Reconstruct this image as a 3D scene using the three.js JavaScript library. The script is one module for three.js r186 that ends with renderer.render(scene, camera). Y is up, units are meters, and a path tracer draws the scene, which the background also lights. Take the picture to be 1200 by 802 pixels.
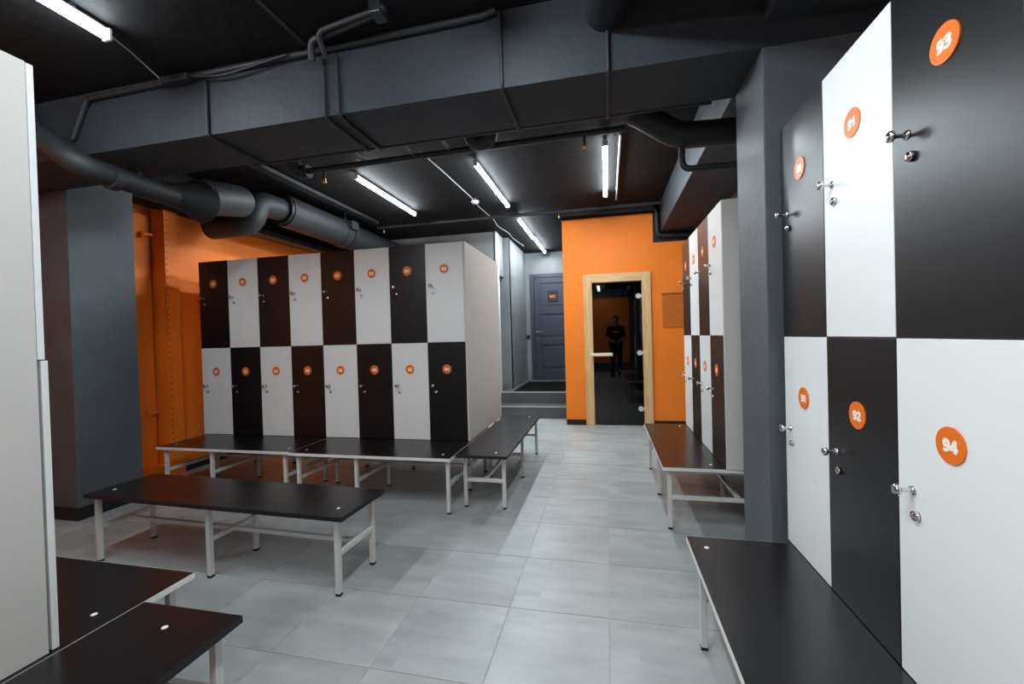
import * as THREE from 'three';
import { RoundedBoxGeometry } from 'three/addons/geometries/RoundedBoxGeometry.js';
import { mergeGeometries, mergeVertices } from 'three/addons/utils/BufferGeometryUtils.js';
import { RectAreaLightUniformsLib } from 'three/addons/lights/RectAreaLightUniformsLib.js';
import { MarchingCubes } from 'three/addons/objects/MarchingCubes.js';

// ---------------------------------------------------------------- camera, lights, exposure
const scene = new THREE.Scene();
scene.background = new THREE.Color(0x000000);
const camera = new THREE.PerspectiveCamera(2 * Math.atan(401 / 495.86) * 180 / Math.PI, 1200 / 802, 0.05, 60);
camera.position.set(0, 1.2541, 0);
camera.rotation.order = 'YXZ';
camera.rotation.set(-0.0121, 0.2196, -0.0279);
const renderer = new THREE.WebGLRenderer();
renderer.toneMapping = THREE.LinearToneMapping;
renderer.toneMappingExposure = 1.74;
renderer.shadowMap.enabled = true;
RectAreaLightUniformsLib.init();
const LAMP = 62, GLOW = 40, LAMP_COLOUR = new THREE.Color(0.845, 0.94, 1.0);   // area light in front of each tube, visible glow of the diffuser
// tube lamps: x, ceiling height, z of the far end, length
const LAMPS = [
  [-2.44, 2.97, -5.23, 1.36, 'led tube light above the far end of lockers 49 to 55'],
  [-1.18, 2.97, -5.27, 1.38, 'led tube light above the corner locker 63'],
  [0.03, 2.97, -5.22, 1.42, 'led tube light beside the pale conduit, over the tiled aisle'],
  [-1.17, 2.97, -7.1, 1.25, 'led tube light over the steps to the toilet door'],
  [-1.15, 2.97, -8.37, 1.25, 'led tube light against the wall over the toilet door'],
  [-2.235, 2.76, -1.545, 1.4, 'led tube light before the big beam with a loose cable at its end'],
  [-0.4, 2.76, -1.545, 1.4, 'led tube light before the big beam, between the round duct and the cable clamp'],
  [-2.235, 2.76, 0.9, 1.4, 'led tube light at the back of the room, above the plain locker bank'],
  [-0.2, 2.76, 0.9, 1.4, 'led tube light at the back of the room, behind the standing person'],
];

// ---------------------------------------------------------------- helpers
let seedValue = 12345;
function rnd() { seedValue = (seedValue * 1664525 + 1013904223) >>> 0; return seedValue / 4294967296; }
const used = new Map();
function numbered(name) {
  const n = used.get(name) || 0; used.set(name, n + 1);
  return n ? `${name}_${String(n).padStart(3, '0')}` : name;
}
function tag(o, label, category, group, kind) {
  if (label) o.userData.label = label;
  if (category) o.userData.category = category;
  if (group) o.userData.group = group;
  if (kind) o.userData.kind = kind;
  return o;
}
function clean(g) {
  if (g.index === null) { const n = g.attributes.position.count; g.setIndex([...Array(n).keys()]); }
  for (const k of Object.keys(g.attributes)) if (!['position', 'normal', 'uv'].includes(k)) g.deleteAttribute(k);
  return g;
}
function merge(list) {
  if (!Array.isArray(list)) return list;
  if (list.length === 1) return list[0];
  return mergeGeometries(list.map(clean), false);
}
function part(name, geos, material, parent) {
  const m = new THREE.Mesh(merge(geos), material);
  m.name = parent === scene ? numbered(name) : name;
  m.castShadow = m.receiveShadow = true;
  parent.add(m);
  return m;
}
function thing(name, label, category, pos = [0, 0, 0], turn = 0, group) {
  const o = new THREE.Group(); o.name = numbered(name);
  o.position.set(...pos); o.rotation.y = turn; scene.add(o);
  return tag(o, label, category, group);
}
// box between two corners, uv in metres (box projection)
function metreUV(g) {
  const p = g.attributes.position, n = g.attributes.normal, uv = new Float32Array(p.count * 2);
  for (let i = 0; i < p.count; i++) {
    const ax = Math.abs(n.getX(i)), ay = Math.abs(n.getY(i)), az = Math.abs(n.getZ(i));
    if (ay >= ax && ay >= az) { uv[2 * i] = p.getX(i); uv[2 * i + 1] = p.getZ(i); }
    else if (ax >= az) { uv[2 * i] = p.getZ(i); uv[2 * i + 1] = p.getY(i); }
    else { uv[2 * i] = p.getX(i); uv[2 * i + 1] = p.getY(i); }
  }
  g.setAttribute('uv', new THREE.BufferAttribute(uv, 2));
  return g;
}
function span(x0, x1, y0, y1, z0, z1, r = 0) {
  const w = Math.abs(x1 - x0), h = Math.abs(y1 - y0), d = Math.abs(z1 - z0);
  const g = r ? new RoundedBoxGeometry(w, h, d, 2, r) : new THREE.BoxGeometry(w, h, d);
  g.translate((x0 + x1) / 2, (y0 + y1) / 2, (z0 + z1) / 2);
  return metreUV(g);
}
function cyl(r, len, axis = 'y', seg = 20, r2 = r) {
  const g = new THREE.CylinderGeometry(r2, r, len, seg);
  if (axis === 'x') g.rotateZ(-Math.PI / 2);
  if (axis === 'z') g.rotateX(Math.PI / 2);
  return g;
}
function at(g, x, y, z) { g.translate(x, y, z); return g; }
function tube(points, r, seg = 10, tension = 0.0, steps = 0) {
  // polyline with short rounded bends
  const v = points.map(p => new THREE.Vector3(...p));
  const path = new THREE.CurvePath();
  let prev = v[0];
  for (let i = 1; i < v.length - 1; i++) {
    const a = v[i].clone().sub(v[i - 1]), b = v[i + 1].clone().sub(v[i]);
    const cut = Math.min(a.length() * 0.45, b.length() * 0.45, tension || r * 2.2);
    const p0 = v[i].clone().addScaledVector(a.normalize(), -cut), p1 = v[i].clone().addScaledVector(b.normalize(), cut);
    path.add(new THREE.LineCurve3(prev, p0)); path.add(new THREE.QuadraticBezierCurve3(p0, v[i].clone(), p1)); prev = p1;
  }
  path.add(new THREE.LineCurve3(prev, v[v.length - 1]));
  // sample by arc so that bends are smooth
  const pts = [];
  path.curves.forEach((c, k) => { const n = c.isLineCurve3 ? 1 : 6; for (let i = 0; i < n; i++) pts.push(c.getPoint(i / n)); if (k === path.curves.length - 1) pts.push(c.getPoint(1)); });
  const frames = []; let up = new THREE.Vector3(0.31, 0.82, 0.47).normalize();
  const pos = [], nor = [], uv = [], idx = [];
  let run = 0;
  for (let i = 0; i < pts.length; i++) {
    const t = pts[Math.min(i + 1, pts.length - 1)].clone().sub(pts[Math.max(i - 1, 0)]).normalize();
    const n = up.clone().addScaledVector(t, -up.dot(t)).normalize(), b = t.clone().cross(n); up = n;
    if (i) run += pts[i].distanceTo(pts[i - 1]);
    for (let j = 0; j <= seg; j++) {
      const a = j / seg * Math.PI * 2, d = n.clone().multiplyScalar(Math.cos(a)).addScaledVector(b, Math.sin(a));
      pos.push(pts[i].x + d.x * r, pts[i].y + d.y * r, pts[i].z + d.z * r); nor.push(d.x, d.y, d.z); uv.push(j / seg * 2 * Math.PI * r, run);
      if (i && j < seg) { const q = i * (seg + 1) + j, o = q - seg - 1; idx.push(o, o + 1, q, o + 1, q + 1, q); }
    }
  }
  for (const [e, dir] of [[0, -1], [pts.length - 1, 1]]) {           // caps
    const t = (e ? pts[e].clone().sub(pts[e - 1]) : pts[1].clone().sub(pts[0])).normalize().multiplyScalar(dir);
    const c = pos.length / 3; pos.push(pts[e].x, pts[e].y, pts[e].z); nor.push(t.x, t.y, t.z); uv.push(0, 0);
    for (let j = 0; j <= seg; j++) { const s = e * (seg + 1) + j; pos.push(pos[3 * s], pos[3 * s + 1], pos[3 * s + 2]); nor.push(t.x, t.y, t.z); uv.push(0, 0); }
    for (let j = 0; j < seg; j++) dir > 0 ? idx.push(c, c + 1 + j, c + 2 + j) : idx.push(c, c + 2 + j, c + 1 + j);
  }
  const g = new THREE.BufferGeometry();
  g.setAttribute('position', new THREE.Float32BufferAttribute(pos, 3)); g.setAttribute('normal', new THREE.Float32BufferAttribute(nor, 3));
  g.setAttribute('uv', new THREE.Float32BufferAttribute(uv, 2)); g.setIndex(idx);
  return g;
}

// ---------------------------------------------------------------- textures
const hash = (x, y, s) => { let h = Math.imul(x | 0, 374761393) ^ Math.imul(y | 0, 668265263) ^ Math.imul(s | 0, 1274126177); h = Math.imul(h ^ (h >>> 13), 1274126177); return ((h ^ (h >>> 16)) >>> 0) / 4294967296; };
function noise(x, y, period, s) {       // tileable value noise
  const xi = Math.floor(x), yi = Math.floor(y), fx = x - xi, fy = y - yi, w = v => ((v % period) + period) % period;
  const ux = fx * fx * (3 - 2 * fx), uy = fy * fy * (3 - 2 * fy);
  const a = hash(w(xi), w(yi), s), b = hash(w(xi + 1), w(yi), s), c = hash(w(xi), w(yi + 1), s), d = hash(w(xi + 1), w(yi + 1), s);
  return (a + (b - a) * ux) * (1 - uy) + (c + (d - c) * ux) * uy;
}
function fbm(u, v, base, oct, s, sx = 1, sy = 1) {
  let t = 0, a = 0.5, f = base, n = 0;
  for (let o = 0; o < oct; o++) { t += a * noise(u * f * sx, v * f * sy, f * Math.max(sx, sy), s + o * 17); n += a; a *= 0.5; f *= 2; }
  return t / n;
}
function texture(size, fn, srgb = true) {
  const d = new Uint8Array(size * size * 4);
  for (let j = 0; j < size; j++) for (let i = 0; i < size; i++) {
    const c = fn(i / size, j / size), k = (j * size + i) * 4;
    for (let q = 0; q < 3; q++) d[k + q] = Math.max(0, Math.min(255, Math.round((Array.isArray(c) ? c[q] : c) * 255)));
    d[k + 3] = 255;
  }
  const t = new THREE.DataTexture(d, size, size);
  t.magFilter = THREE.LinearFilter; t.minFilter = THREE.LinearMipmapLinearFilter; t.generateMipmaps = true;
  t.wrapS = t.wrapT = THREE.RepeatWrapping; if (srgb) t.colorSpace = THREE.SRGBColorSpace; t.needsUpdate = true;
  return t;
}
const tint = (rgb, k) => rgb.map(v => v * k);
const paintBump = texture(256, (u, v) => 0.55 * fbm(u, v, 8, 5, 3) + 0.45 * fbm(u, v, 32, 2, 9), false);
const fineBump = texture(256, (u, v) => fbm(u, v, 48, 3, 21), false);
const darkPaint = (rgb, s) => texture(256, (u, v) => tint(rgb, 0.9 + 0.2 * fbm(u, v, 4, 5, s)));
const tileMaps = [0, 1, 2, 3].map(s => texture(512, (u, v) => {
  const streak = fbm(u + 0.08 * fbm(u, v, 4, 2, s + 90), v, 4, 5, s * 31 + 5, 1, 4), cloud = fbm(u, v, 3, 4, s * 13 + 40);
  const k = 0.90 + 0.16 * (streak - 0.5) + 0.14 * (cloud - 0.5) + 0.03 * (hash(u * 512, v * 512, s) - 0.5);
  return tint([0.71, 0.725, 0.722], k);
}));
const wallTileMap = texture(512, (u, v) => tint([0.50, 0.515, 0.52], 0.9 + 0.22 * fbm(u, v, 4, 5, 77) + 0.04 * (hash(u * 512, v * 512, 4) - 0.5)));
const woodMap = texture(512, (u, v) => {
  const g = fbm(u, v, 6, 4, 55, 6, 1), r = Math.sin((u * 9 + 1.2 * fbm(u, v, 3, 3, 8, 1, 1)) * 9) * 0.5 + 0.5;
  return [0.90 - 0.07 * r * g - 0.04 * g, 0.755 - 0.10 * r * g - 0.05 * g, 0.55 - 0.11 * r * g - 0.05 * g];
});

// ---------------------------------------------------------------- materials
const std = (o) => new THREE.MeshStandardMaterial(o);
const phys = (o) => new THREE.MeshPhysicalMaterial(o);
const M = {
  ceiling: phys({ map: darkPaint([0.105, 0.105, 0.11], 1), roughness: 0.75, specularIntensity: 0.3, bumpMap: paintBump, bumpScale: 0.004 }),
  beam: phys({ specularIntensity: 0.6,  map: darkPaint([0.19, 0.206, 0.226], 2), roughness: 0.62, bumpMap: paintBump, bumpScale: 0.005 }),
  column: std({ map: darkPaint([0.325, 0.343, 0.362], 5), roughness: 0.6, bumpMap: paintBump, bumpScale: 0.0028 }),
  orange: std({ map: texture(256, (u, v) => tint([0.985, 0.51, 0.105], 0.975 + 0.05 * fbm(u, v, 4, 4, 8))), roughness: 0.6, bumpMap: paintBump, bumpScale: 0.0015 }),
  black: std({ color: '#121214', roughness: 0.55 }),
  plainWall: std({ map: darkPaint([0.42, 0.43, 0.44], 12), roughness: 0.8, bumpMap: paintBump, bumpScale: 0.002 }),
  grout: std({ color: '#b3a899', roughness: 0.9 }),
  wallGrout: std({ color: '#4d4f4f', roughness: 0.9 }),
  tiles: tileMaps.map((map, i) => std({ map, roughness: 0.34 + 0.03 * i, bumpMap: fineBump, bumpScale: 0.0004 })),
  wallTile: std({ map: wallTileMap, roughness: 0.5 }),
  stepTile: std({ map: texture(256, (u, v) => tint([0.335, 0.345, 0.345], 0.85 + 0.3 * fbm(u, v, 4, 5, 31))), roughness: 0.5 }),
  nosing: std({ color: '#9a9a94', roughness: 0.4 }),
  doorWhite: phys({ color: '#edeeec', roughness: 0.4 }),
  doorBlack: phys({ color: '#141215', roughness: 0.32, ior: 1.5 }),
  carcass: std({ color: '#d3cfc9', roughness: 0.5 }),
  boardBlack: phys({ color: '#141213', roughness: 0.27, ior: 1.5 }),
  edgeWhite: std({ color: '#e4e2de', roughness: 0.45 }),
  legPaint: std({ color: '#d5d3ce', roughness: 0.42 }),
  rubber: std({ color: '#151515', roughness: 0.8 }),
  chrome: std({ color: '#d8d8da', metalness: 1, roughness: 0.14 }),
  steel: std({ color: '#9a9ca0', metalness: 1, roughness: 0.3 }),
  pipe: std({ map: darkPaint([0.14, 0.147, 0.158], 6), roughness: 0.6 }),
  pipeDark: std({ map: darkPaint([0.11, 0.115, 0.125], 7), roughness: 0.55 }),
  cable: std({ color: '#212327', roughness: 0.55 }),
  cableGrey: std({ color: '#8f8f8f', roughness: 0.6 }),
  conduitPale: std({ color: '#b3b0ac', roughness: 0.5 }),
  lampBody: std({ color: '#d8d9da', roughness: 0.5 }),
  lampGlow: std({ color: '#ffffff', emissive: LAMP_COLOUR, emissiveIntensity: GLOW, roughness: 0.5 }),
  wood: std({ map: woodMap, roughness: 0.5 }),
  woodPale: std({ color: '#e9d6b8', roughness: 0.5 }),
  glass: phys({ color: '#2a2220', transmission: 1, thickness: 0, roughness: 0.02, ior: 1.52 }),
  hinge: std({ color: '#d4d3d2', metalness: 0.3, roughness: 0.35 }),
  cabinWood: std({ color: '#6e4c32', roughness: 0.75 }),
  navyDoor: std({ color: '#383d4a', roughness: 0.45 }),
  mat: phys({ color: '#0b0b0c', roughness: 0.95, specularIntensity: 0.2, bumpMap: fineBump, bumpScale: 0.004 }),
  plasterWhite: std({ color: '#dadad8', roughness: 0.8 }),
  brass: std({ color: '#c9a659', metalness: 1, roughness: 0.35 }),
  plaque: std({ color: '#c9691a', roughness: 0.35 }),
  whitePlastic: std({ color: '#e8e8e8', roughness: 0.4 }),
};

// ---------------------------------------------------------------- floor with single tiles
const XL = -4.15, XR = 1.25, ZB = 2.6, ZE = -5.95, ZSTEP = -6.36, ZG = -6.65, T = 0.45, HN = 2.76, HF = 2.97;
function struct(name, geos, m, parent, label) { const o = part(name, geos, m, parent || scene); if (!parent) { o.userData.kind = 'structure'; if (label) o.userData.label = label; } return o; }
const floor = struct('floor', span(XL, XR, -0.2, -0.0018, ZG, ZB), M.grout, null, 'grey square floor tiles with thin beige joints');
{
  const gap = 0.0035, x0 = -0.017, z0 = -3.2412;
  for (let i = -10; i < 3; i++) for (let j = -8; j < 14; j++) {
    const a = Math.max(XL, x0 + T * i) + gap / 2, b = Math.min(XR, x0 + T * (i + 1)) - gap / 2;
    const c = Math.max(-0.57 < a ? ZE : ZSTEP, z0 + T * j) + gap / 2, d = Math.min(ZB, z0 + T * (j + 1)) - gap / 2;
    if (b - a < 0.02 || d - c < 0.02) continue;
    const g = new THREE.BoxGeometry(b - a, 0.012, d - c);
    const q = Math.floor(rnd() * 4), uv = g.attributes.uv, p = g.attributes.position, flip = rnd() < 0.5 ? -1 : 1, ou = rnd(), ov = rnd();
    for (let k = 0; k < uv.count; k++) uv.setXY(k, flip * p.getX(k) / 0.9 + ou, p.getZ(k) / 0.9 + ov);
    at(g, (a + b) / 2, -0.006, (c + d) / 2);
    part('tile', g, M.tiles[q], floor);
  }
}

// ---------------------------------------------------------------- walls, ceilings, beams, columns
const wallLeft = struct('wall_left', [span(XL - 0.2, XL, 0, 3.17, ZG, -3.37), span(XL - 0.2, XL, 0, 3.17, -2.0, ZB), span(XL - 0.25, XL - 0.12, 0, 3.17, -3.37, -2.0)], M.orange, null, 'orange painted side wall behind the locker rows');
// pilaster with riveted steel corner and recessed panel beside the dark column
part('pilaster', span(XL - 0.05, XL + 0.055, 0, 2.97, -3.37, -3.235, 0.004), M.orange, wallLeft);
part('steel_angle', [span(XL - 0.1, XL + 0.065, 0.09, 2.6, -3.235, -3.229), span(XL + 0.057, XL + 0.063, 0.09, 2.6, -3.262, -3.229)], M.orange, wallLeft);
{
  const holes = [];
  for (let y = 0.3; y < 2.5; y += 0.06) holes.push(at(cyl(0.007, 0.004, 'x', 8), XL + 0.064, y, -3.246));
  part('rivet_row', holes, std({ color: '#8a420c', roughness: 0.6 }), wallLeft);
  part('recessed_panel', span(XL - 0.11, XL - 0.085, 0.12, 2.5, -3.21, -2.78, 0.004), M.orange, wallLeft);
  for (const y of [0.62, 2.3]) part('latch_bracket', [span(XL - 0.085, XL - 0.03, y, y + 0.03, -3.2, -3.12, 0.004), at(cyl(0.012, 0.06, 'y', 10), XL - 0.05, y + 0.01, -3.12)], M.orange, wallLeft);
  for (const y of [0.9, 1.35, 1.8, 2.25]) part('bolt', at(cyl(0.012, 0.012, 'x', 8), XL - 0.08, y, -2.98), std({ color: '#8a420c', roughness: 0.6 }), wallLeft);
  part('ledge', span(XL - 0.11, XL + 0.05, 0.06, 0.12, -3.235, -2.76, 0.004), M.orange, wallLeft);
}
struct('baseboard_left', span(XL, XL + 0.012, 0, 0.09, ZG, -3.37), M.black, null, 'black skirting along the orange side wall');
const wallRight = struct('wall_right', span(XR, XR + 0.2, 0, 3.17, ZE, ZB), M.plainWall, null, 'plain grey wall behind the numbered lockers');
const wallBack = struct('wall_back', span(XL - 0.2, XR + 0.2, 0, 3.17, ZB, ZB + 0.2), M.column, null, 'dark grey wall opposite the glass door with an orange painted field');
part('orange_field', span(-0.75, 0.75, 0.3, 2.45, ZB - 0.012, ZB), M.orange, wallBack);
// end wall with the glass door: opening x -0.20 .. 0.50, y 0 .. 1.99
const wallEnd = struct('wall_end', [span(-0.57, -0.295, 0, 2.86, ZE - 0.15, ZE), span(0.595, XR, 0, 2.46, ZE - 0.15, ZE), span(0.595, 0.64, 2.46, 2.86, ZE - 0.15, ZE), span(-0.295, 0.595, 2.075, 2.86, ZE - 0.15, ZE)], M.orange, null, 'orange end wall around the wood framed glass door');
part('black_border', [span(-0.57, 0.66, 2.86, HF, ZE - 0.15, ZE), span(0.64, XR, 2.46, 2.86, ZE - 0.15, ZE)], M.black, wallEnd);
part('side_face', span(-0.57, -0.56, 0, HF, -8.6, ZE - 0.15), M.black, wallEnd);
struct('baseboard_end', [span(-0.57, -0.3, 0, 0.075, ZE, ZE + 0.012), span(0.6, XR, 0, 0.075, ZE, ZE + 0.012)], M.black, null, 'black skirting below the orange end wall');
// dark cabin behind the glass
struct('wall_cabin', [span(-0.55, 1.3, -0.1, 2.9, -7.9, -7.8), span(-0.56, -0.46, 0, 2.9, -7.8, ZE - 0.15), span(1.2, 1.3, 0, 2.9, -7.8, ZE - 0.15), span(-0.5, 1.2, 2.3, 2.4, -7.8, ZE - 0.15), span(-0.5, 1.2, -0.1, -0.004, -7.8, ZE - 0.12)], M.cabinWood, null, 'unlit wooden cabin behind the glass door');

struct('ceiling', [span(XL - 0.2, XR + 0.2, HN, HN + 0.25, -1.93, ZB + 0.2), span(XL - 0.2, XR + 0.2, HF, HF + 0.2, -8.8, -1.93)], M.ceiling, null, 'black painted concrete ceiling');
struct('trim_1', span(XL, XR, 2.405, HF, -2.30, -1.92), M.beam, null, 'big dark concrete beam crossing the room, hung with conduits');
struct('trim_2', span(0.735, XR, 2.59, HF, ZE, -2.30), M.beam, null, 'dark concrete beam running above lockers 81 to 88');
struct('trim_3', span(0.66, XR, 2.5, HN, -1.92, ZB), M.beam, null, 'dark concrete beam running above lockers 89 to 94');
struct('trim_4', span(XL, XL + 0.2, 2.56, HF, ZG, -2.30), M.ceiling, null, 'black lintel along the top of the orange side wall');
struct('trim_5', span(0.648, XR, 0, 2.6, -2.29, -1.925, 0.006), M.column, null, 'dark grey concrete column between lockers 88 and 90');
const colLeft = struct('trim_6', span(XL, -3.79, 0, 2.6, -2.75, -2.305, 0.006), M.column, null, 'dark grey concrete column beside the orange recess');
part('skirting', [span(XL, -3.778, 0, 0.09, -2.305, -2.293), span(-3.79, -3.778, 0, 0.09, -2.75, -2.305)], M.black, colLeft);

// passage to the toilet: tiled walls, steps, platform
const ZW = -8.6, PY = 0.36;
function tiledWall(name, label, axis, fixed, a0, a1, y0, y1, tw, th, thick, back) {
  // wall slab with single tiles standing proud of it; axis = direction along the wall
  const slab = axis === 'x' ? span(a0, a1, y0, y1, fixed - back, fixed - 0.011) : span(fixed - back, fixed - 0.011, y0, y1, a0, a1);
  const w = struct(name, slab, M.wallGrout, null, label);
  for (let a = a0; a < a1 - 0.03; a += tw) for (let y = y0; y < y1 - 0.03; y += th) {
    const b = Math.min(a + tw, a1) - 0.003, t = Math.min(y + th, y1) - 0.003;
    const g = axis === 'x' ? span(a, b, y, t, fixed - 0.011, fixed) : span(fixed - 0.011, fixed, y, t, a, b);
    const uv = g.attributes.uv, ou = rnd(), ov = rnd();
    for (let k = 0; k < uv.count; k++) uv.setXY(k, uv.getX(k) * 0.8 + ou, uv.getY(k) * 0.8 + ov);
    part('tile', g, M.wallTile, w);
  }
  return w;
}
const wallPassage = tiledWall('wall_passage', 'grey tiled wall above the back of the locker block', 'x', ZG, XL, -1.72, 0, HF, 0.6, 0.6, 0.01, 0.15);
part('corner_strip', span(-1.72, -1.70, 0, HF, ZG - 0.15, ZG + 0.004), M.plasterWhite, wallPassage);
tiledWall('wall_toilet', 'grey tiled wall around the blue grey toilet door', 'x', ZW, -1.62, -0.57, PY, HF, 0.545, 0.65, 0.01, 0.15);
tiledWall('wall_passage_side', 'grey tiled passage wall beside the doormat', 'z', -1.6, ZW, -7.104, PY, HF, 0.6, 0.65, 0.01, 0.3);
const nib = tiledWall('wall_nib', 'grey tiled wall end beside the dark doorway', 'x', -7.1, -2.4, -1.6, PY, HF, 0.4, 0.65, 0.01, 0.1);
struct('wall_side_room', [span(-4.25, -4.15, 0, HF, -7.1, ZG - 0.15), span(-4.15, -2.4, 0, HF, -7.2, -7.1), span(-4.15, -2.4, 0, PY - 0.012, -7.1, ZG - 0.15)], M.plainWall, null, 'unlit side room behind the doorway beside the tiled passage');
struct('wall_header', span(-1.75, -1.70, 2.28, HF, -7.1, ZG - 0.15), M.wallTile, null, 'grey wall above the dark doorway');
const steps = struct('trim_7', [span(-2.4, -0.57, -0.1, 0.168, ZSTEP - 0.31, ZSTEP), span(-2.4, -0.57, -0.1, PY - 0.012, ZW, ZSTEP - 0.31)], M.stepTile, null, 'two grey tiled steps up to the toilet door');
part('tread', span(-1.72, -0.57, 0.168, 0.18, ZSTEP - 0.31, ZSTEP + 0.008, 0.003), M.stepTile, steps);
part('tread', span(-1.72, -0.57, PY - 0.012, PY, ZW, ZSTEP - 0.302, 0.003), M.stepTile, steps);
part('nosing', span(-1.72, -0.57, 0.164, 0.183, ZSTEP - 0.02, ZSTEP + 0.012, 0.003), M.nosing, steps);
part('nosing', span(-1.72, -0.57, PY - 0.016, PY + 0.003, ZSTEP - 0.33, ZSTEP - 0.298, 0.003), M.nosing, steps);
tag(part('door_mat', span(-1.50, -0.66, PY + 0.001, PY + 0.014, -8.1, -6.78, 0.004), M.mat, scene), 'black doormat on the platform before the toilet door', 'doormat');

// toilet door
{
  const d = new THREE.Group(); d.name = 'door_1'; d.position.set(-1.5, PY, ZW); scene.add(d);
  tag(d, 'blue grey panelled door with an orange WC sign', null, null, 'structure');
  const W = 0.98, H = 2.16;
  part('door_frame', [span(0, 0.075, 0, H, 0, 0.045, 0.004), span(W - 0.075, W, 0, H, 0, 0.045, 0.004), span(0.075, W - 0.075, H - 0.075, H, 0, 0.045, 0.004)], M.navyDoor, d);
  part('slab', span(0.08, W - 0.08, 0.01, H - 0.08, 0.0, 0.018), M.navyDoor, d);
  part('stile', [span(0.08, 0.19, 0.01, H - 0.08, 0.018, 0.034, 0.003), span(W - 0.19, W - 0.08, 0.01, H - 0.08, 0.018, 0.034, 0.003)], M.navyDoor, d);
  for (const [y0, y1] of [[0.01, 0.2], [0.72, 0.84], [1.34, 1.46], [H - 0.19, H - 0.08]]) part('rail', span(0.19, W - 0.19, y0, y1, 0.018, 0.034, 0.003), M.navyDoor, d);
  for (const [y0, y1] of [[0.26, 0.66], [0.9, 1.28], [1.52, H - 0.25]]) part('raised_panel', span(0.24, W - 0.24, y0, y1, 0.018, 0.027, 0.004), M.navyDoor, d);
  const h = part('handle', [at(cyl(0.024, 0.012, 'z', 16), 0.13, 0.98, 0.04), at(cyl(0.008, 0.05, 'z', 10), 0.13, 0.98, 0.06), span(0.122, 0.25, 0.972, 0.988, 0.075, 0.09, 0.006)], M.steel, d);
  part('key_rose', at(cyl(0.02, 0.01, 'z', 14), 0.13, 0.84, 0.038), M.steel, d);
  const c = document.createElement('canvas'); c.width = c.height = 128; const x = c.getContext('2d');
  x.fillStyle = '#141418'; x.fillRect(0, 0, 128, 128); x.fillStyle = '#f58a4a'; x.font = 'bold 52px sans-serif'; x.textAlign = 'center'; x.textBaseline = 'middle'; x.fillText('WC', 64, 70);
  const t = new THREE.CanvasTexture(c); t.colorSpace = THREE.SRGBColorSpace;
  const p = new THREE.PlaneGeometry(0.21, 0.22); p.translate(0.46, 1.70, 0.0405);
  part('sign_plate', span(0.355, 0.565, 1.59, 1.81, 0.027, 0.04), M.black, d); const s = part('sign_print', p, std({ map: t, roughness: 0.5 }), d); s.userData.label = 'black square sign with orange letters WC';
}
{
  const s = thing('wall_switch', 'small black double switch on the tiled wall beside the toilet door', 'switch', [-1.575, 1.24, ZW]);
  part('plate', span(-0.045, 0.045, -0.04, 0.04, 0.0, 0.01, 0.003), M.black, s);
  for (const q of [-1, 1]) part('rocker', span(q * 0.021 - 0.018, q * 0.021 + 0.018, -0.03, 0.03, 0.01, 0.015, 0.002), M.black, s);
}
// glass door in its wooden frame
{
  const d = new THREE.Group(); d.name = 'door_2'; d.position.set(0.15, 0, ZE); scene.add(d);
  tag(d, 'tinted glass door in a pale wooden frame', null, null, 'structure');
  const W = 0.445, H = 2.08, m = 0.115;
  part('jamb', span(-W, -W + m, 0, H, -0.1, 0.03, 0.004), M.wood, d);
  part('jamb', span(W - m, W, 0, H, -0.1, 0.03, 0.004), M.wood, d);
  const lin = span(-W + m, W - m, H - m, H, -0.1, 0.029, 0.004); { const uv = lin.attributes.uv; for (let i = 0; i < uv.count; i++) uv.setXY(i, uv.getY(i), uv.getX(i)); }
  part('lintel', lin, M.wood, d);
  part('stop', [span(-W + m, -W + m + 0.022, 0, H - m, -0.1, -0.03, 0.002), span(W - m - 0.022, W - m, 0, H - m, -0.1, -0.03, 0.002), span(-W + m, W - m, H - m - 0.022, H - m, -0.1, -0.03, 0.002)], M.wood, d);
  const g = part('glass_pane', span(-W + m + 0.004, W - m - 0.004, 0.012, H - m - 0.006, -0.026, -0.018), M.glass, d); g.userData.label = 'dark tinted glass';
  for (const y of [0.23, 0.99, 1.76]) part('hinge', [at(cyl(0.035, 0.02, 'z', 18), W - m - 0.045, y, -0.008), span(W - m - 0.04, W - m + 0.02, y - 0.02, y + 0.02, -0.016, 0.0, 0.004)], M.hinge, d);
  part('handle', [span(-W + m - 0.03, -W + m + 0.26, 0.955, 1.0, 0.032, 0.062, 0.008), at(cyl(0.01, 0.05, 'z', 10), -W + m + 0.03, 0.978, 0.008), at(cyl(0.01, 0.05, 'z', 10), -W + m + 0.23, 0.978, 0.008)], M.woodPale, d);
}
{ // plaque with small print, too fine to read
  const c = document.createElement('canvas'); c.width = c.height = 256; const x = c.getContext('2d');
  x.fillStyle = '#d06c1c'; x.fillRect(0, 0, 256, 256); x.fillStyle = '#b5560f';
  for (let i = 0; i < 13; i++) { let px = 26; while (px < 225) { const w = 8 + rnd() * 26; x.fillRect(px, 26 + i * 16, Math.min(w, 228 - px), 4); px += w + 6; if (i % 5 === 4 && px > 110) break; } }
  const t = new THREE.CanvasTexture(c); t.colorSpace = THREE.SRGBColorSpace;
  const p = thing('wall_plaque', 'dark orange square plaque with fine print on the orange wall', 'plaque', [0.9, 1.545, ZE]);
  part('plate', span(-0.165, 0.165, -0.225, 0.225, 0.001, 0.008, 0.002), M.plaque, p);
  part('print', at(new THREE.PlaneGeometry(0.325, 0.445), 0, 0, 0.0085), std({ map: t, roughness: 0.4 }), p);
  part('top_rail', span(-0.17, 0.17, 0.215, 0.235, 0.0, 0.016, 0.002), std({ color: '#a5500f', roughness: 0.5 }), p);
}

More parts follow.
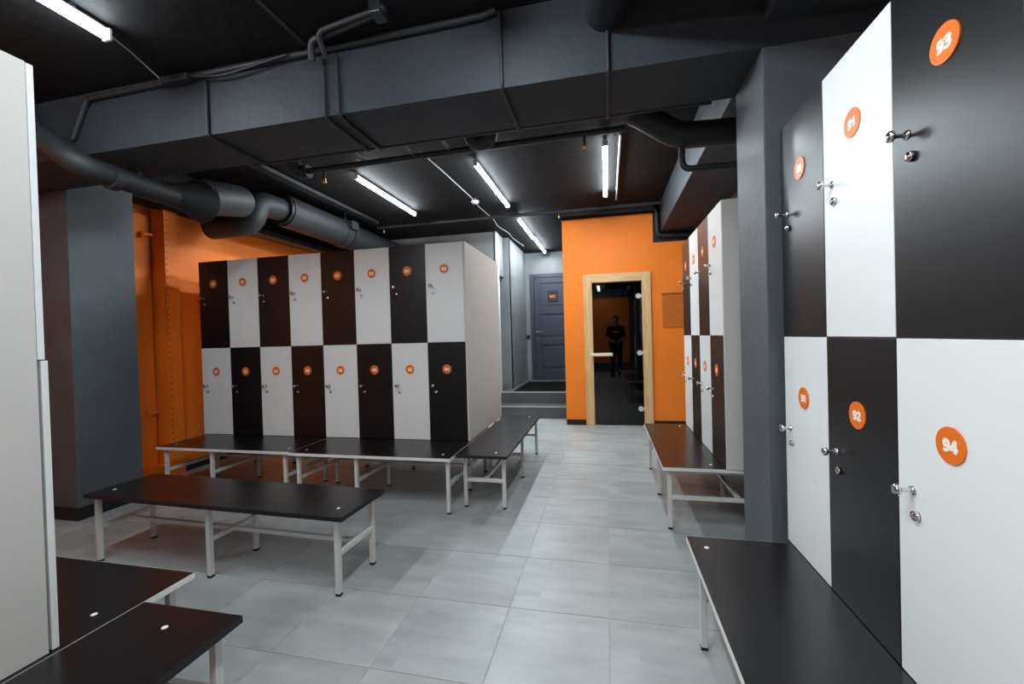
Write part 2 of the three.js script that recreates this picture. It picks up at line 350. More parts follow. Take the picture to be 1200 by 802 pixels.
// ---------------------------------------------------------------- lamps
LAMPS.forEach(([x, H, z, len, label], i) => {
  const o = thing('tube_light', label, 'light', [x, H, z + len / 2], 0, 'led tube lights under the ceiling');
  part('housing', span(-0.014, 0.014, -0.034, -0.02, -len / 2, len / 2, 0.003), M.lampBody, o);
  for (const q of [-0.4, 0.4]) part('clip', span(-0.008, 0.008, -0.02, 0, q * len - 0.012, q * len + 0.012), M.steel, o);
  const g = new THREE.CylinderGeometry(0.021, 0.021, len - 0.02, 16, 1, false); g.rotateX(Math.PI / 2); g.translate(0, -0.052, 0);
  part('diffuser', g, M.lampGlow, o);
  for (const q of [-1, 1]) part('end_cap', span(-0.022, 0.022, -0.074, -0.02, q * (len / 2 - 0.005) - 0.006, q * (len / 2 - 0.005) + 0.006, 0.002), M.whitePlastic, o);
  const l = new THREE.RectAreaLight(LAMP_COLOUR, LAMP, 0.042, len - 0.03);
  l.position.set(x, H - 0.076, z + len / 2); l.lookAt(x, 0, z + len / 2); l.name = `tube_glow_${i}`; scene.add(l);
});

// ---------------------------------------------------------------- lockers
const LW = 0.3305, LD = 0.525, YB = 0.41, YM = 1.2255, YT = 2.046;
const NUMS = []; for (let n = 49; n <= 64; n++) NUMS.push(n); for (let n = 81; n <= 94; n++) NUMS.push(n);
const COLS = 8, ROWS = 4;
const atlas = (() => {
  const c = document.createElement('canvas'); c.width = COLS * 128; c.height = ROWS * 128; const x = c.getContext('2d');
  x.fillStyle = '#f07318'; x.fillRect(0, 0, c.width, c.height); x.fillStyle = x.strokeStyle = '#fff4ea';
  x.font = 'bold 58px sans-serif'; x.textAlign = 'center'; x.textBaseline = 'middle'; x.lineWidth = 5; x.lineJoin = 'round';
  NUMS.forEach((n, i) => { const cx = (i % COLS) * 128 + 64, cy = Math.floor(i / COLS) * 128 + 66; x.fillText(String(n), cx, cy); x.strokeText(String(n), cx, cy); });
  const t = new THREE.CanvasTexture(c); t.colorSpace = THREE.SRGBColorSpace; t.anisotropy = 8; return t;
})();
const discMat = std({ map: atlas, roughness: 0.4 });
function discGeometry(n) {
  const i = NUMS.indexOf(n), cx = i % COLS, cy = Math.floor(i / COLS), r = 0.039;
  const f = new THREE.CircleGeometry(r, 40); f.translate(0, 0, 0.003);
  const uv = f.attributes.uv; for (let k = 0; k < uv.count; k++) uv.setXY(k, (cx + uv.getX(k)) / COLS, 1 - (cy + 1 - uv.getY(k)) / ROWS);
  const s = new THREE.CylinderGeometry(r, r, 0.003, 40, 1, true); s.rotateX(Math.PI / 2); s.translate(0, 0, 0.0015);
  const su = s.attributes.uv; for (let k = 0; k < su.count; k++) su.setXY(k, 0.002, 0.998);
  return mergeGeometries([clean(f), clean(s)]);
}
const lathe = (pts, seg = 20) => { const g = new THREE.LatheGeometry(pts.map(p => new THREE.Vector2(...p)), seg); g.rotateX(Math.PI / 2); return g; };
const knobGeo = lathe([[0, 0], [0.011, 0], [0.011, 0.003], [0.005, 0.006], [0.005, 0.024], [0.011, 0.028], [0.0135, 0.032], [0.013, 0.037], [0.008, 0.04], [0, 0.0405]]);
const lockGeo = mergeGeometries([clean(lathe([[0, 0], [0.012, 0], [0.012, 0.006], [0.0105, 0.009], [0.006, 0.009], [0.006, 0.011], [0, 0.011]])), clean(span(-0.0012, 0.0012, -0.005, 0.005, 0.0105, 0.0118))]);
const carcassGeo = {};
function locker(n, black, upper, pos, turn, group, place, ajar = 0, text, wide = 0) {
  const y0 = upper ? YM : YB, h = (upper ? YT : YM) - y0, kind = upper ? 'upper' : 'lower';
  const label = text || `${black ? 'black' : 'white'} ${kind} locker ${n}, ${place}`;
  const o = thing('locker', label, 'locker', [pos[0], y0, pos[1]], turn, group);      // origin: bottom centre of the front of the carcass
  const t = 0.016, w = LW / 2;
  carcassGeo[kind] ||= merge([span(-w, -w + t, 0, h, -LD, 0), span(w - t, w, 0, h, -LD, 0), span(-w + t, w - t, 0, t, -LD, 0), span(-w + t, w - t, h - t, h, -LD, 0), span(-w + t, w - t, t, h - t, -LD, -LD + 0.006)]);
  part('carcass', carcassGeo[kind], M.carcass, o);
  const d = part('door', span(-w + 0.0012 - wide, w - 0.0012, 0.0015, h - 0.0015, 0.0015 + ajar, 0.0175 + ajar, 0.0012), black ? M.doorBlack : M.doorWhite, o);
  if (black) d.userData.label = 'satin black door';
  const yd = (upper ? 1.832 : 1.003) - y0, f = 0.0175 + ajar;
  if (n) { const q = part('number_disc', discGeometry(n), discMat, d); q.position.set(0, yd, f); q.userData.label = `orange disc reading ${n}`; }
  const k = part('knob', knobGeo, M.chrome, d); k.position.set((wide ? -1 : 1) * (-w + 0.05), yd - 0.135, f); k.userData.label = 'chrome knob';
  const l = part('lock', lockGeo, M.chrome, d); l.position.set((wide ? -1 : 1) * (-w + 0.064), yd - 0.19, f); l.rotation.z = 0.3; l.userData.label = 'chrome lock';
  return o;
}
// free-standing double row: front lockers 49 to 64
const BX = -1.11, BZ = -3.292;                       // right face, front of the doors
const leftX = BX - 0.016 - 8 * LW;
const BLOCK_PLACE = ['end of the free-standing block by the orange wall', 'second from the orange wall in the block', 'third from the orange wall in the block', 'fourth from the orange wall in the block', 'fourth from the pale side panel of the block', 'third from the pale side panel of the block', 'second from the pale side panel of the block', 'next to the pale side panel of the block'];
const FAR_PLACE = ['beyond the column, nearest the orange plaque', 'beyond the column, second from the orange plaque', 'beyond the column, third from the orange plaque', 'beyond the column, at the open end of its row'];
const NEAR_PLACE = ['touching the dark grey column', 'second from the dark grey column', 'third from the dark grey column'];
for (let c = 0; c < 8; c++) {
  const x = leftX + LW * (c + 0.5);
  locker(49 + 2 * c, c % 2 === 0, true, [x, BZ - 0.0175], 0, 'lockers of the free-standing block', BLOCK_PLACE[c]);
  locker(50 + 2 * c, c % 2 === 1, false, [x, BZ - 0.0175], 0, 'lockers of the free-standing block', BLOCK_PLACE[c]);
}
function endPanel(x, z0, z1, label, seamZ) {
  const p = thing('end_panel', label, 'panel', [x, YB, 0]);
  if (seamZ) { part('sheet', span(0, 0.0155, 0, YT - YB, seamZ + 0.0006, z1, 0.001), M.carcass, p); part('sheet', span(0, 0.0155, 0, YT - YB, z0, seamZ - 0.0006, 0.001), M.carcass, p); }
  else part('sheet', span(0, 0.0155, 0, YT - YB, z0, z1, 0.001), M.carcass, p);
  return p;
}
endPanel(BX - 0.0155, -4.372, BZ - 0.002, 'plain pale side panel closing the locker block beside locker 64', -3.84);
{ // the row that stands back to back with it: only its top and side show
  const b = thing('locker_bank', 'pale back row of the locker block, standing behind lockers 49 to 64', 'locker', [(leftX + BX - 0.016) / 2, YB, -4.1]);
  const w = 4 * LW;
  part('carcass', [span(-w, w, 0, YT - YB, -0.255, 0.262)], M.carcass, b);
  for (let c = 0; c < 8; c++) for (const u of [0, 1]) part('door', span(-w + c * LW + 0.0015, -w + (c + 1) * LW - 0.0015, u ? YM - YB + 0.002 : 0.002, u ? YT - YB - 0.002 : YM - YB - 0.002, -0.272, -0.2565, 0.001), (c + u) % 2 ? M.doorBlack : M.doorWhite, b);
}
// right hand rows: doors face the aisle (-x)
const RX = 0.693;
for (let c = 0; c < 4; c++) {                         // far row 81 .. 88
  const z = -4.115 + LW * (c + 0.5);
  locker(81 + 2 * c, c % 2 === 0, true, [RX + 0.0175, z], -Math.PI / 2, 'lockers beyond the column', FAR_PLACE[c]);
  locker(82 + 2 * c, c % 2 === 1, false, [RX + 0.0175, z], -Math.PI / 2, 'lockers beyond the column', FAR_PLACE[c]);
}
{ const p = thing('end_panel', 'plain white side panel closing the locker row beside locker 88', 'panel', [0, YB, -4.115 + 4 * LW]); part('sheet', span(RX + 0.002, RX + 0.545, 0, YT - YB, 0, 0.0155, 0.001), M.carcass, p); }
for (let c = 0; c < 3; c++) {                         // near row 89 .. 94
  const z = -1.888 + 0.335 * (c + 0.5);
  locker(89 + 2 * c, c % 2 === 0, true, [RX + 0.0175, z], -Math.PI / 2, 'lockers before the column', NEAR_PLACE[c]).scale.x = 1.012;
  locker(90 + 2 * c, c % 2 === 1, false, [RX + 0.0175, z], -Math.PI / 2, 'lockers before the column', NEAR_PLACE[c]).scale.x = 1.012;
}
// bank at the left, seen from its end
const NX = -1.535, NZ = -0.88;
{
  const x = NX - 0.016 - LW / 2;
  locker(0, false, true, [x, NZ + 0.0255], Math.PI, 'end lockers of the plain bank', '', 0.0, 'upper white locker at the end of the plain bank, only its door edge showing', 0.016);
  locker(0, false, false, [x, NZ + 0.0255], Math.PI, 'end lockers of the plain bank', '', 0.006, 'lower white locker of the plain bank, its door edge standing proud', 0.016);
  endPanel(NX - 0.0155, NZ + 0.026, 0.2, 'big plain white end panel of the locker bank beside the low black bench', 0);
  const b = thing('locker_bank', 'white locker bank behind the big plain end panel', 'locker', [NX - 0.016 - LW, YB, 0]);
  part('carcass', [span(-1.65, 0, 0, YT - YB, NZ + 0.0255, 0.2), span(0.0005, LW - 0.0005, 0, YT - YB, -0.32, 0.2)], M.carcass, b);
  for (let c = 0; c < 5; c++) for (const u of [0, 1]) part('door', span(-c * LW - LW + 0.0015, -c * LW - 0.0015, u ? YM - YB + 0.002 : 0.002, u ? YT - YB - 0.002 : YM - YB - 0.002, NZ + 0.008, NZ + 0.0245, 0.001), (c + u) % 2 ? M.doorWhite : M.doorBlack, b);
}

// ---------------------------------------------------------------- benches
const TOP = 0.41, BT = 0.022;
// length along local x (centred), depth from z = -depth (back) to 0 (front); legs: x offsets
function bench(label, pos, turn, len, depth, whiteEdge, legs, backLegs, opt = {}) {
  const o = thing('bench', label, 'bench', [pos[0], 0, pos[1]], turn, 'black topped benches on white legs');
  const e = 0.0009, h = TOP - 0.001;
  const board = part('seat_board', span(-len / 2 + e, len / 2 - e, h - BT, h, -depth + e, -e, 0.001), M.boardBlack, o);
  const em = whiteEdge ? M.edgeWhite : M.black;
  part('edge_band', [span(-len / 2, len / 2, h - BT, h - 0.0005, -e, 0), span(-len / 2, len / 2, h - BT, h - 0.0005, -depth, -depth + e), span(-len / 2, -len / 2 + e, h - BT, h - 0.0005, -depth + e, -e), span(len / 2 - e, len / 2, h - BT, h - 0.0005, -depth + e, -e)], em, board).userData.label = whiteEdge ? 'white edge banding' : 'black edge banding';
  const s = 0.0125, y1 = h - BT, inset = 0.045, zf = -inset, zb = -depth + inset, bar = 0.205;
  const zs = backLegs ? [zf, backLegs, zb] : [zf, zb];
  for (const x of legs) {
    for (const z of zs) {
      const l = part('leg', span(x - s, x + s, 0.012, y1 - 0.0, z - s, z + s, 0.002), M.legPaint, o);
      part('foot', span(x - s - 0.0005, x + s + 0.0005, 0, 0.014, z - s - 0.0005, z + s + 0.0005, 0.002), M.rubber, l);
    }
    part('cross_bar', span(x - 0.0115, x + 0.0115, bar - 0.0125, bar + 0.0125, zb + s, zf - s, 0.002), M.legPaint, o);
    part('top_bar', span(x - 0.0115, x + 0.0115, y1 - 0.025, y1, zb + s, zf - s, 0.002), M.legPaint, o);
  }
  const zm = opt.mid ?? -depth / 2, lo = Math.min(...legs), hi = Math.max(...legs);
  part('long_bar', span(lo + 0.012, hi - 0.012, bar - 0.011, bar + 0.011, zm - 0.011, zm + 0.011, 0.002), M.legPaint, o);
  for (const x of [-len / 2 + 0.09, len / 2 - 0.09]) { const c = part('screw_cap', lathe([[0, 0.0025], [0.006, 0.0022], [0.0085, 0.001], [0.009, 0]].reverse(), 16), M.whitePlastic, board); c.rotation.x = -Math.PI / 2; c.position.set(x, h, opt.cap ?? -0.1); }
  return o;
}
bench('free-standing black bench with black edges, in front of the bench row of the locker block', [-2.12, -1.812], -0.03, 1.72, 0.385, false, [-0.82, 0.0, 0.80], 0);
bench('white-edged black bench under lockers 50 to 56, next to the orange wall', [-3.075, -2.815], 0, 1.31, 1.02, true, [-0.60, -0.13, 0.575], -0.52);
bench('white-edged black bench under lockers 58 to 64, at the corner of the block', [-1.757, -2.79], 0, 1.322, 1.04, true, [-0.60, -0.1, 0.63], -0.52);
bench('black-edged bench along the pale side panel of the locker block', [-0.708, -3.672], Math.PI / 2, 1.56, 0.384, false, [-0.69, 0.0, 0.755], 0);
bench('white-edged black bench below lockers 90 to 94, at the foot of the column', [0.302, -1.155], -Math.PI / 2, 1.40, 0.93, true, [-0.62, 0.0, 0.62], -0.5, { cap: -0.06 });
bench('white-edged black bench below lockers 82 to 88, near the glass door', [0.325, -3.458], -Math.PI / 2, 1.345, 0.91, true, [-0.6, 0.03, 0.62], -0.5, { cap: -0.3 });
bench('black-edged bench along the big plain end panel', [-1.128, -0.335], Math.PI / 2, 1.51, 0.39, false, [-0.7, 0, 0.7], 0, { cap: -0.19 });
bench('white-edged black bench behind the plain locker bank', [-2.2, -1.268], Math.PI, 1.36, 0.95, true, [-0.62, 0, 0.62], -0.5, { cap: -0.26 });
{ // frame that carries the back row of the block
  const f = thing('locker_stand', 'white tube stand carrying the back row of the locker block', 'stand', [0, 0, 0]);
  for (const x of [leftX + 0.05, -2.42, BX - 0.06]) {
    for (const z of [-3.90, -4.33]) part('leg', span(x - 0.0125, x + 0.0125, 0, YB - 0.001, z - 0.0125, z + 0.0125, 0.002), M.legPaint, f);
    part('cross_bar', span(x - 0.0115, x + 0.0115, YB - 0.026, YB - 0.001, -4.32, -3.91, 0.002), M.legPaint, f);
  }
  const g = thing('locker_stand', 'white tube stand carrying the plain locker bank', 'stand', [0, 0, 0]);
  for (const x of [NX - 0.1, -2.4, -3.4]) { for (const z of [-0.24, 0.15]) part('leg', span(x - 0.0125, x + 0.0125, 0, YB - 0.001, z - 0.0125, z + 0.0125, 0.002), M.legPaint, g); part('cross_bar', span(x - 0.0115, x + 0.0115, YB - 0.026, YB - 0.001, -0.23, 0.14, 0.002), M.legPaint, g); }
}

// ---------------------------------------------------------------- pipes, ducts, cables
function single(name, geos, m, label, category, group) { return tag(part(name, geos, m, scene), label, category, group); }
{ // conduits crossing the big beam
  const zf = -1.908, yb = 2.394;
  const con = (x, top, r, label) => single('conduit', tube([[x, top, zf], [x, yb, zf], [x, yb, -2.31]], r, 8), M.cable, label, 'conduit', 'conduits over the big beam');
    con(-2.09, 2.69, 0.009, 'black conduit down the big beam beside the lamp driver');
  con(-1.365, 2.69, 0.009, 'thinner of two black conduits side by side down the big beam'); con(-1.29, 2.69, 0.012, 'thicker of two black conduits side by side down the big beam');
  con(-0.44, 2.75, 0.009, 'black conduit down the big beam at the end of the long conduit'); con(0.036, 2.57, 0.009, 'black conduit down the big beam below the round duct');
  single('conduit', tube([[-3.06, 2.50, -1.905], [-2.93, 2.715, -1.9], [-1.0, 2.73, -1.9], [-0.52, 2.735, -1.9], [-0.46, 2.75, -1.9]], 0.016, 8), M.cable, 'long black conduit along the top edge of the big beam', 'conduit');
  single('conduit', tube([[-1.45, 2.747, -1.0], [-1.44, 2.747, -1.87]], 0.009, 8), M.cable, 'thin black conduit on the ceiling running to the big beam', 'conduit');
  const b = thing('cable_bundle', 'two thick cables bending from the ceiling to the top of the big beam', 'cable');
  part('cable', tube([[-1.40, 2.66, -1.87], [-1.38, 2.735, -1.84], [-1.2, 2.735, -1.81], [-0.96, 2.735, -1.76]], 0.018, 8, 0.06), M.cable, b);
  part('cable', tube([[-1.32, 2.66, -1.87], [-1.31, 2.73, -1.79], [-1.15, 2.735, -1.77], [-0.93, 2.735, -1.74]], 0.014, 8, 0.06), M.cable, b);
  part('clamp', [span(-0.99, -0.94, 2.705, 2.76, -1.79, -1.71, 0.004)], M.steel, b);
  single('lamp_cable', tube([[-2.235, 2.72, -1.55], [-2.29, 2.735, -1.68], [-2.33, 2.735, -1.78], [-2.345, 2.71, -1.885]], 0.004, 6), M.cableGrey, 'thin loose cable from the end of the lamp to the driver', 'cable');
  const t = thing('lamp_driver', 'small black lamp driver hanging on the edge of the big beam', 'driver', [-2.25, 2.705, -1.875]);
  part('case', span(-0.09, 0.09, -0.018, 0.018, -0.022, 0.022, 0.006), M.cable, t); part('plug', span(-0.115, -0.09, -0.01, 0.01, -0.01, 0.01, 0.003), M.steel, t);
  single('cable', tube([[-2.16, 2.71, -1.876], [-1.95, 2.675, -1.876], [-1.75, 2.70, -1.876], [-1.55, 2.72, -1.876]], 0.007, 6, 0.1), M.cable, 'sagging black cable from the lamp driver along the big beam', 'cable');
}
{ // soil pipe at the left, bent up before the beam, widening behind it
  const p = thing('drain_pipe', 'black drain pipe passing under the left end of the big beam', 'pipe');
  part('pipe', tube([[-3.75, 2.80, -1.81], [-3.28, 2.58, -1.81], [-2.93, 2.31, -1.84], [-2.93, 2.30, -2.4]], 0.066, 18, 0.12), M.pipe, p);
  part('collar', at(cyl(0.076, 0.05, 'z', 20), -2.93, 2.30, -2.02), M.pipe, p);
  const c = cyl(0.066, 0.28, 'z', 24, 0.15); c.rotateY(Math.PI); part('reducer', at(c, -2.95, 2.33, -2.5), M.pipe, p);
  part('wide_pipe', tube([[-2.95, 2.36, -2.6], [-3.0, 2.42, -2.8], [-3.09, 2.50, -3.1]], 0.132, 22, 0.1), M.pipe, p);
  part('hanger', [span(-2.95, -2.89, 2.36, 2.405, -2.16, -2.13)], M.cable, p);
}
{ // ventilation duct over the back of the block with elbow to the wall
  const x = -3.44, y = 2.72, d = thing('ventilation_duct', 'black round ventilation duct above lockers 49 to 57, elbow turned to the orange wall', 'duct');
  part('elbow', tube([[-3.94, 2.47, -3.6], [-3.46, 2.47, -3.6], [-3.45, 2.70, -3.68], [x, y, -4.03]], 0.122, 22, 0.17), M.pipe, d);
  part('neck_ring', at(cyl(0.16, 0.038, 'z', 28), x, y, -4.0), M.black, d);
  part('duct_length', at(cyl(0.177, 0.97, 'z', 32), x - 0.01, y, -4.51), M.pipe, d);
  const k = part('clamp', [at(cyl(0.19, 0.14, 'z', 32), x - 0.02, y, -5.07)], M.pipe, d);
  part('clamp_band', at(cyl(0.196, 0.032, 'z', 32), x - 0.02, y, -5.16), M.black, k); part('buckle', span(x + 0.13, x + 0.215, y + 0.02, y + 0.13, -5.16, -5.01, 0.006), M.cable, k);
  part('hanger', [span(x + 0.065, x + 0.08, y + 0.1, HF, -5.08, -5.05)], M.cable, d);
  part('duct_length', at(cyl(0.177, 1.46, 'z', 32), x - 0.03, y, -5.9), M.pipe, d);
  single('cable_tray', [span(-3.14, -3.12, 2.92, 2.95, -5.5, -2.35), span(-3.22, -3.12, 2.915, 2.92, -5.5, -2.35)], M.cable, 'thin black tray above the round ventilation duct', 'tray');
  single('wall_channel', [span(-3.94, -3.78, 2.5, 2.51, -6.6, -3.9), span(-3.79, -3.78, 2.51, 2.56, -6.6, -3.9), span(-3.94, -3.93, 2.51, 2.56, -6.6, -3.9)], M.pipeDark, 'black metal channel below the round ventilation duct', 'channel');
}
{ // sprinkler pipes
  const head = (p, x, y, z) => { const h = part('sprinkler_head', [at(cyl(0.009, 0.05, 'y', 10), x, y - 0.02, z)], M.cable, p); part('nozzle', [at(cyl(0.011, 0.02, 'y', 10), x, y - 0.052, z), at(cyl(0.016, 0.003, 'y', 12), x, y - 0.068, z)], M.brass, h); };
  const a = thing('sprinkler_pipe', 'black sprinkler pipe behind the big beam with two hanging nozzles', 'pipe');
  part('pipe', tube([[-2.03, 2.452, -2.6], [0.14, 2.465, -2.6]], 0.019, 14), M.cable, a);
  part('elbow', tube([[-2.0, 2.45, -2.6], [-2.08, 2.45, -2.6], [-2.10, 2.60, -2.5]], 0.045, 16, 0.08), M.pipe, a);
  part('elbow', tube([[-0.80, 2.60, -2.5], [-0.78, 2.475, -2.56], [-0.68, 2.475, -2.56], [-0.66, 2.60, -2.5]], 0.05, 16, 0.09), M.pipe, a);
  head(a, -1.88, 2.43, -2.6); head(a, -0.1, 2.45, -2.6);
  for (const x of [-1.55, -1.2, -0.95]) part('bracket', span(x - 0.008, x + 0.008, 2.455, 2.47, -2.59, -2.30), M.cable, a);
  single('conduit', tube([[-2.2, 2.415, -2.33], [-1.3, 2.416, -2.33], [0.1, 2.418, -2.33], [0.55, 2.42, -2.34]], 0.012, 8), M.cable, 'black conduit along the lower back edge of the big beam', 'conduit');
  const b = thing('sprinkler_pipe', 'black sprinkler pipe under the ceiling before the orange end wall', 'pipe');
  part('pipe', tube([[-3.2, 2.89, -5.6], [0.70, 2.885, -5.6]], 0.022, 14), M.cable, b);
  head(b, -0.57, 2.87, -5.6); head(b, -3.1, 2.88, -5.6);
  single('border_pipe', tube([[-0.5, 2.915, -5.9], [0.685, 2.905, -5.9], [0.695, 2.535, -5.9], [1.2, 2.53, -5.9]], 0.026, 12, 0.07), M.cable, 'black pipe on the end wall bent around the end of the beam', 'pipe');
  single('conduit', tube([[0.16, 2.955, -3.75], [0.165, 2.955, -5.55]], 0.012, 8), M.conduitPale, 'straight pale conduit on the ceiling beside the tube light', 'conduit');
  single('cable', tube([[-1.60, 2.955, -3.6], [-1.57, 2.95, -4.2], [-1.54, 2.94, -4.9], [-1.57, 2.95, -5.3], [-1.53, 2.94, -5.9], [-1.58, 2.95, -6.3], [-1.5, 2.94, -6.7], [-1.53, 2.95, -7.1], [-1.47, 2.95, -7.8]], 0.007, 6, 0.15), M.cableGrey, 'wavy grey cable loose along the ceiling towards the passage', 'cable');
  const s = thing('smoke_detector', 'small white smoke detector hanging from the wavy ceiling cable', 'detector', [-1.53, 2.90, -5.0]);
  part('body', lathe([[0, 0], [0.03, 0.002], [0.045, 0.015], [0.048, 0.03], [0.04, 0.035], [0, 0.035]]).rotateX(-Math.PI / 2), M.whitePlastic, s);
  part('stem', at(cyl(0.005, 0.04, 'y', 8), 0, 0.05, 0), M.cableGrey, s);
  const e = thing('insulated_pipe', 'thick dark insulated pipe bending to the column behind the big beam', 'pipe');
  part('sleeve', tube([[0.19, 2.53, -2.55], [0.42, 2.36, -2.55], [0.78, 2.345, -2.55]], 0.07, 20, 0.07), M.pipeDark, e);
  part('end_ring', at(cyl(0.074, 0.02, 'x', 20).rotateZ(-0.63), 0.2, 2.523, -2.55), M.pipe, e);
  single('drop_pipe', tube([[0.44, 2.285, -2.55], [0.44, 2.17, -2.55], [0.76, 2.165, -2.55]], 0.018, 12, 0.06), M.pipeDark, 'thin black pipe bent below the insulated pipe towards the column', 'pipe');
  single('round_duct', tube([[0.035, 2.665, -1.915], [0.035, 2.665, 0.8]], 0.09, 28), M.pipe, 'thick black round duct entering the front of the big beam', 'duct');
}

// ---------------------------------------------------------------- the person mirrored in the glass door, standing behind the camera
{
  const V = (...a) => a;
  function cap(p, a, b, ra, rb) {
    const bx = b[0] - a[0], by = b[1] - a[1], bz = b[2] - a[2], px = p[0] - a[0], py = p[1] - a[1], pz = p[2] - a[2];
    const t = Math.max(0, Math.min(1, (px * bx + py * by + pz * bz) / (bx * bx + by * by + bz * bz)));
    return Math.hypot(px - bx * t, py - by * t, pz - bz * t) - ra - (rb - ra) * t;
  }
  const ell = (p, c, r) => { const x = (p[0] - c[0]) / r[0], y = (p[1] - c[1]) / r[1], z = (p[2] - c[2]) / r[2], k = Math.hypot(x, y, z); return (k - 1) * Math.min(...r); };
  const smin = (a, b, k) => { const h = Math.max(k - Math.abs(a - b), 0) / k; return Math.min(a, b) - h * h * k * 0.25; };
  function field(bones, k) { return p => { let d = 1e3; for (const [a, b, ra, rb] of bones) d = smin(d, cap(p, a, b, ra, rb), k); return d; }; }
  function mesh(sdf, c, half, res) {
    const mc = new MarchingCubes(res, new THREE.MeshStandardMaterial(), false, false, 220000);
    mc.isolation = 0; const h = res / 2; let q = 0;
    for (let z = 0; z < res; z++) for (let y = 0; y < res; y++) for (let x = 0; x < res; x++) mc.field[q++] = -sdf([c[0] + (x - h) / h * half, c[1] + (y - h) / h * half, c[2] + (z - h) / h * half]) * 10;
    mc.update();
    const n = mc.count, pos = new Float32Array(mc.positionArray.subarray(0, n * 3)), nor = new Float32Array(mc.normalArray.subarray(0, n * 3));
    for (let i = 0; i < n; i++) for (let k = 0; k < 3; k++) pos[3 * i + k] = c[k] + pos[3 * i + k] * half;
    const g = new THREE.BufferGeometry(); g.setAttribute('position', new THREE.BufferAttribute(pos, 3)); g.setAttribute('normal', new THREE.BufferAttribute(nor, 3));
    g.setAttribute('uv', new THREE.BufferAttribute(new Float32Array(n * 2), 2));
    return clean(g);
  }
  const arms = [], upperArms = [], legs = [], torso = [], hands = [];
  for (const s of [-1, 1]) {
    const sh = V(s * 0.175, 1.43, 0.01), el = V(s * 0.255, 1.15, 0.05), wr = V(s * 0.12, 1.055, -0.19);
    arms.push([sh, el, 0.05, 0.04], [el, wr, 0.041, 0.027]); upperArms.push([sh, V(s * 0.235, 1.22, 0.04), 0.062, 0.058]);
    torso.push([V(s * 0.075, 0.97, 0), V(s * 0.085, 1.36, 0), 0.105, 0.105], [V(s * 0.05, 1.42, 0.0), sh, 0.085, 0.06]);
    legs.push([V(s * 0.085, 0.93, 0.01), V(s * 0.1, 0.5, -0.01), 0.098, 0.066], [V(s * 0.1, 0.5, -0.01), V(s * 0.11, 0.1, 0.03), 0.062, 0.048]);
    hands.push([wr, V(s * 0.085, 1.045, -0.265), 0.026, 0.034]);
  }
  const neck = [[V(0, 1.43, 0.01), V(0, 1.58, -0.005), 0.062, 0.054]];
  const body = field([...arms, ...torso.map(([a, b, c, d]) => [a, b, c - 0.012, d - 0.012]), ...legs.map(([a, b, c, d]) => [a, b, c - 0.014, d - 0.014]), ...neck], 0.05);
  const headSdf = p => {
    let d = ell(p, [0, 1.675, -0.005], [0.077, 0.105, 0.097]);
    d = smin(d, ell(p, [0, 1.61, -0.04], [0.052, 0.055, 0.055]), 0.05);
    d = smin(d, cap(p, [0, 1.67, -0.098], [0, 1.635, -0.118], 0.008, 0.014), 0.02);
    d = smin(d, cap(p, [-0.02, 1.598, -0.09], [0.02, 1.598, -0.09], 0.007, 0.007), 0.012);
    for (const s of [-1, 1]) { d = smin(d, ell(p, [s * 0.08, 1.655, 0.005], [0.012, 0.032, 0.02]), 0.012); d = Math.max(d, -(Math.hypot(p[0] - s * 0.032, p[1] - 1.668, p[2] + 0.108) - 0.018)); d = Math.min(d, Math.hypot(p[0] - s * 0.032, p[1] - 1.668, p[2] + 0.084) - 0.013); }
    return smin(d, cap(p, [0, 1.50, 0.0], [0, 1.62, 0.0], 0.055, 0.052), 0.03);
  };
  const handSdf = s => {
    const f = [[V(s * 0.12, 1.055, -0.19), V(s * 0.1, 1.05, -0.225), 0.026, 0.027]];
    const bones = [];
    for (let i = 0; i < 4; i++) {
      const b = V(s * (0.115 - i * 0.022), 1.05 - i * 0.002, -0.272 + Math.abs(i - 1.3) * 0.006), l = [0.04, 0.046, 0.043, 0.034][3 - i];
      const m = V(b[0] - s * 0.012, b[1] - 0.022, b[2] - l * 0.75), e = V(m[0] - s * 0.008, m[1] - l * 0.75, m[2] + 0.006);
      bones.push([b, m, 0.0095, 0.0085], [m, e, 0.0085, 0.007]); f.push([V(s * 0.1, 1.05, -0.225), b, 0.02, 0.013]);
    }
    bones.push([V(s * 0.085, 1.06, -0.225), V(s * 0.05, 1.07, -0.25), 0.013, 0.0105], [V(s * 0.05, 1.07, -0.25), V(s * 0.035, 1.06, -0.285), 0.0105, 0.008]);
    const palm = field(f, 0.02); const fing = p => Math.min(...bones.map(q => cap(p, ...q)));
    return p => smin(palm(p), fing(p), 0.006);
  };
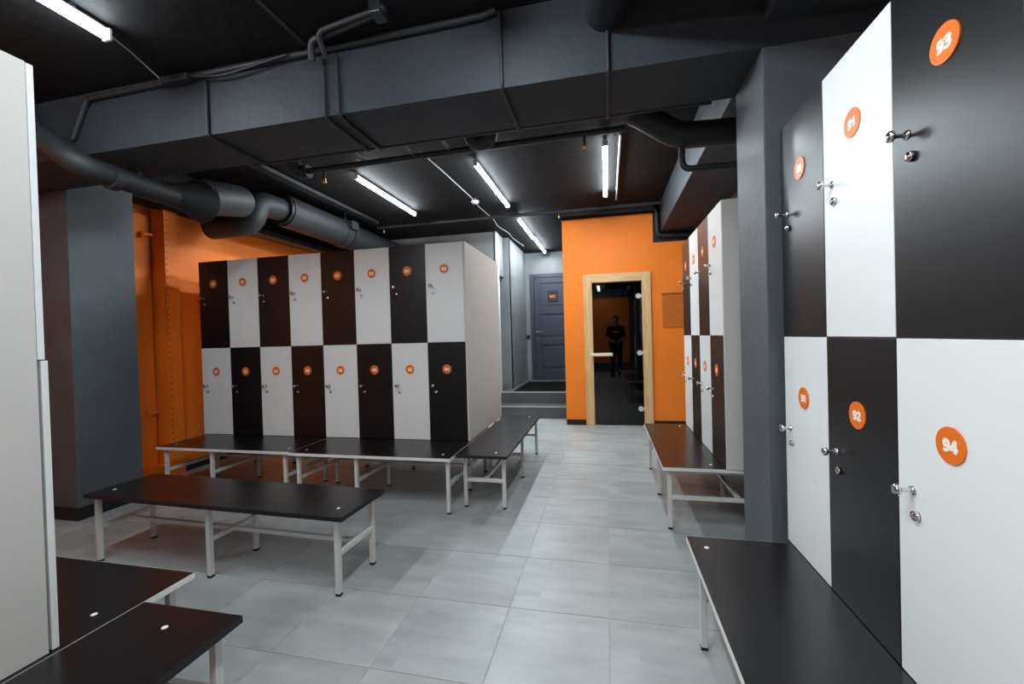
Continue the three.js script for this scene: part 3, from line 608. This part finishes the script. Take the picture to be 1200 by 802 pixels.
  const o = thing('person', 'standing person in black t-shirt and dark trousers, mirrored in the tinted glass door', 'person', [0.27, 0, 0.75]);
  const skin = std({ color: '#c08a6c', roughness: 0.6 });
  part('body', [mesh(body, [0, 0.85, -0.05], 0.9, 120), mesh(headSdf, [0, 1.65, 0], 0.16, 72), mesh(handSdf(-1), [-0.085, 1.04, -0.25], 0.11, 60), mesh(handSdf(1), [0.085, 1.04, -0.25], 0.11, 60)], skin, o);
  const shirt = field([...torso.map(([a, b, c, d]) => [V(a[0], a[1] - 0.04 * (a[1] < 1.2), a[2]), b, c + 0.012, d + 0.008]), ...upperArms], 0.05);
  const tee = part('t_shirt', mesh(p => Math.max(shirt(p), -(cap(p, [0, 1.44, 0], [0, 1.6, -0.03], 0.068, 0.075))), [0, 1.2, 0], 0.42, 76), std({ color: '#101012', roughness: 0.85 }), o);
  part('shirt_print', [0, 1, 2, 3, 4].map(i => span(-0.075 + i * 0.032, -0.052 + i * 0.032, 1.30, 1.335, -0.129, -0.119, 0.002)), std({ color: '#dcdcdc', roughness: 0.7 }), tee);
  part('trousers', mesh(field([...legs, [V(-0.06, 0.97, 0), V(0.06, 0.97, 0), 0.112, 0.112]], 0.045), [0, 0.55, 0], 0.56, 90), std({ color: '#15161a', roughness: 0.85 }), o);
  for (const s of [-1, 1]) part('shoe', mesh(p => { let d = smin(cap(p, [s * 0.11, 0.06, 0.045], [s * 0.125, 0.048, -0.13], 0.048, 0.042), cap(p, [s * 0.11, 0.07, 0.035], [s * 0.11, 0.12, 0.035], 0.05, 0.05), 0.03); return Math.max(d, 0.002 - p[1]); }, [s * 0.115, 0.08, -0.04], 0.16, 50), std({ color: '#1a1a1c', roughness: 0.7 }), o);
  part('hair', mesh(p => Math.max(ell(p, [0, 1.69, 0.008], [0.086, 0.108, 0.1]), -(p[1] - 1.70 + (p[2] < 0 ? 0 : p[2] * 1.1)) * 0.7), [0, 1.69, 0], 0.13, 50), std({ color: '#17120f', roughness: 0.8 }), o);
}

renderer.render(scene, camera);
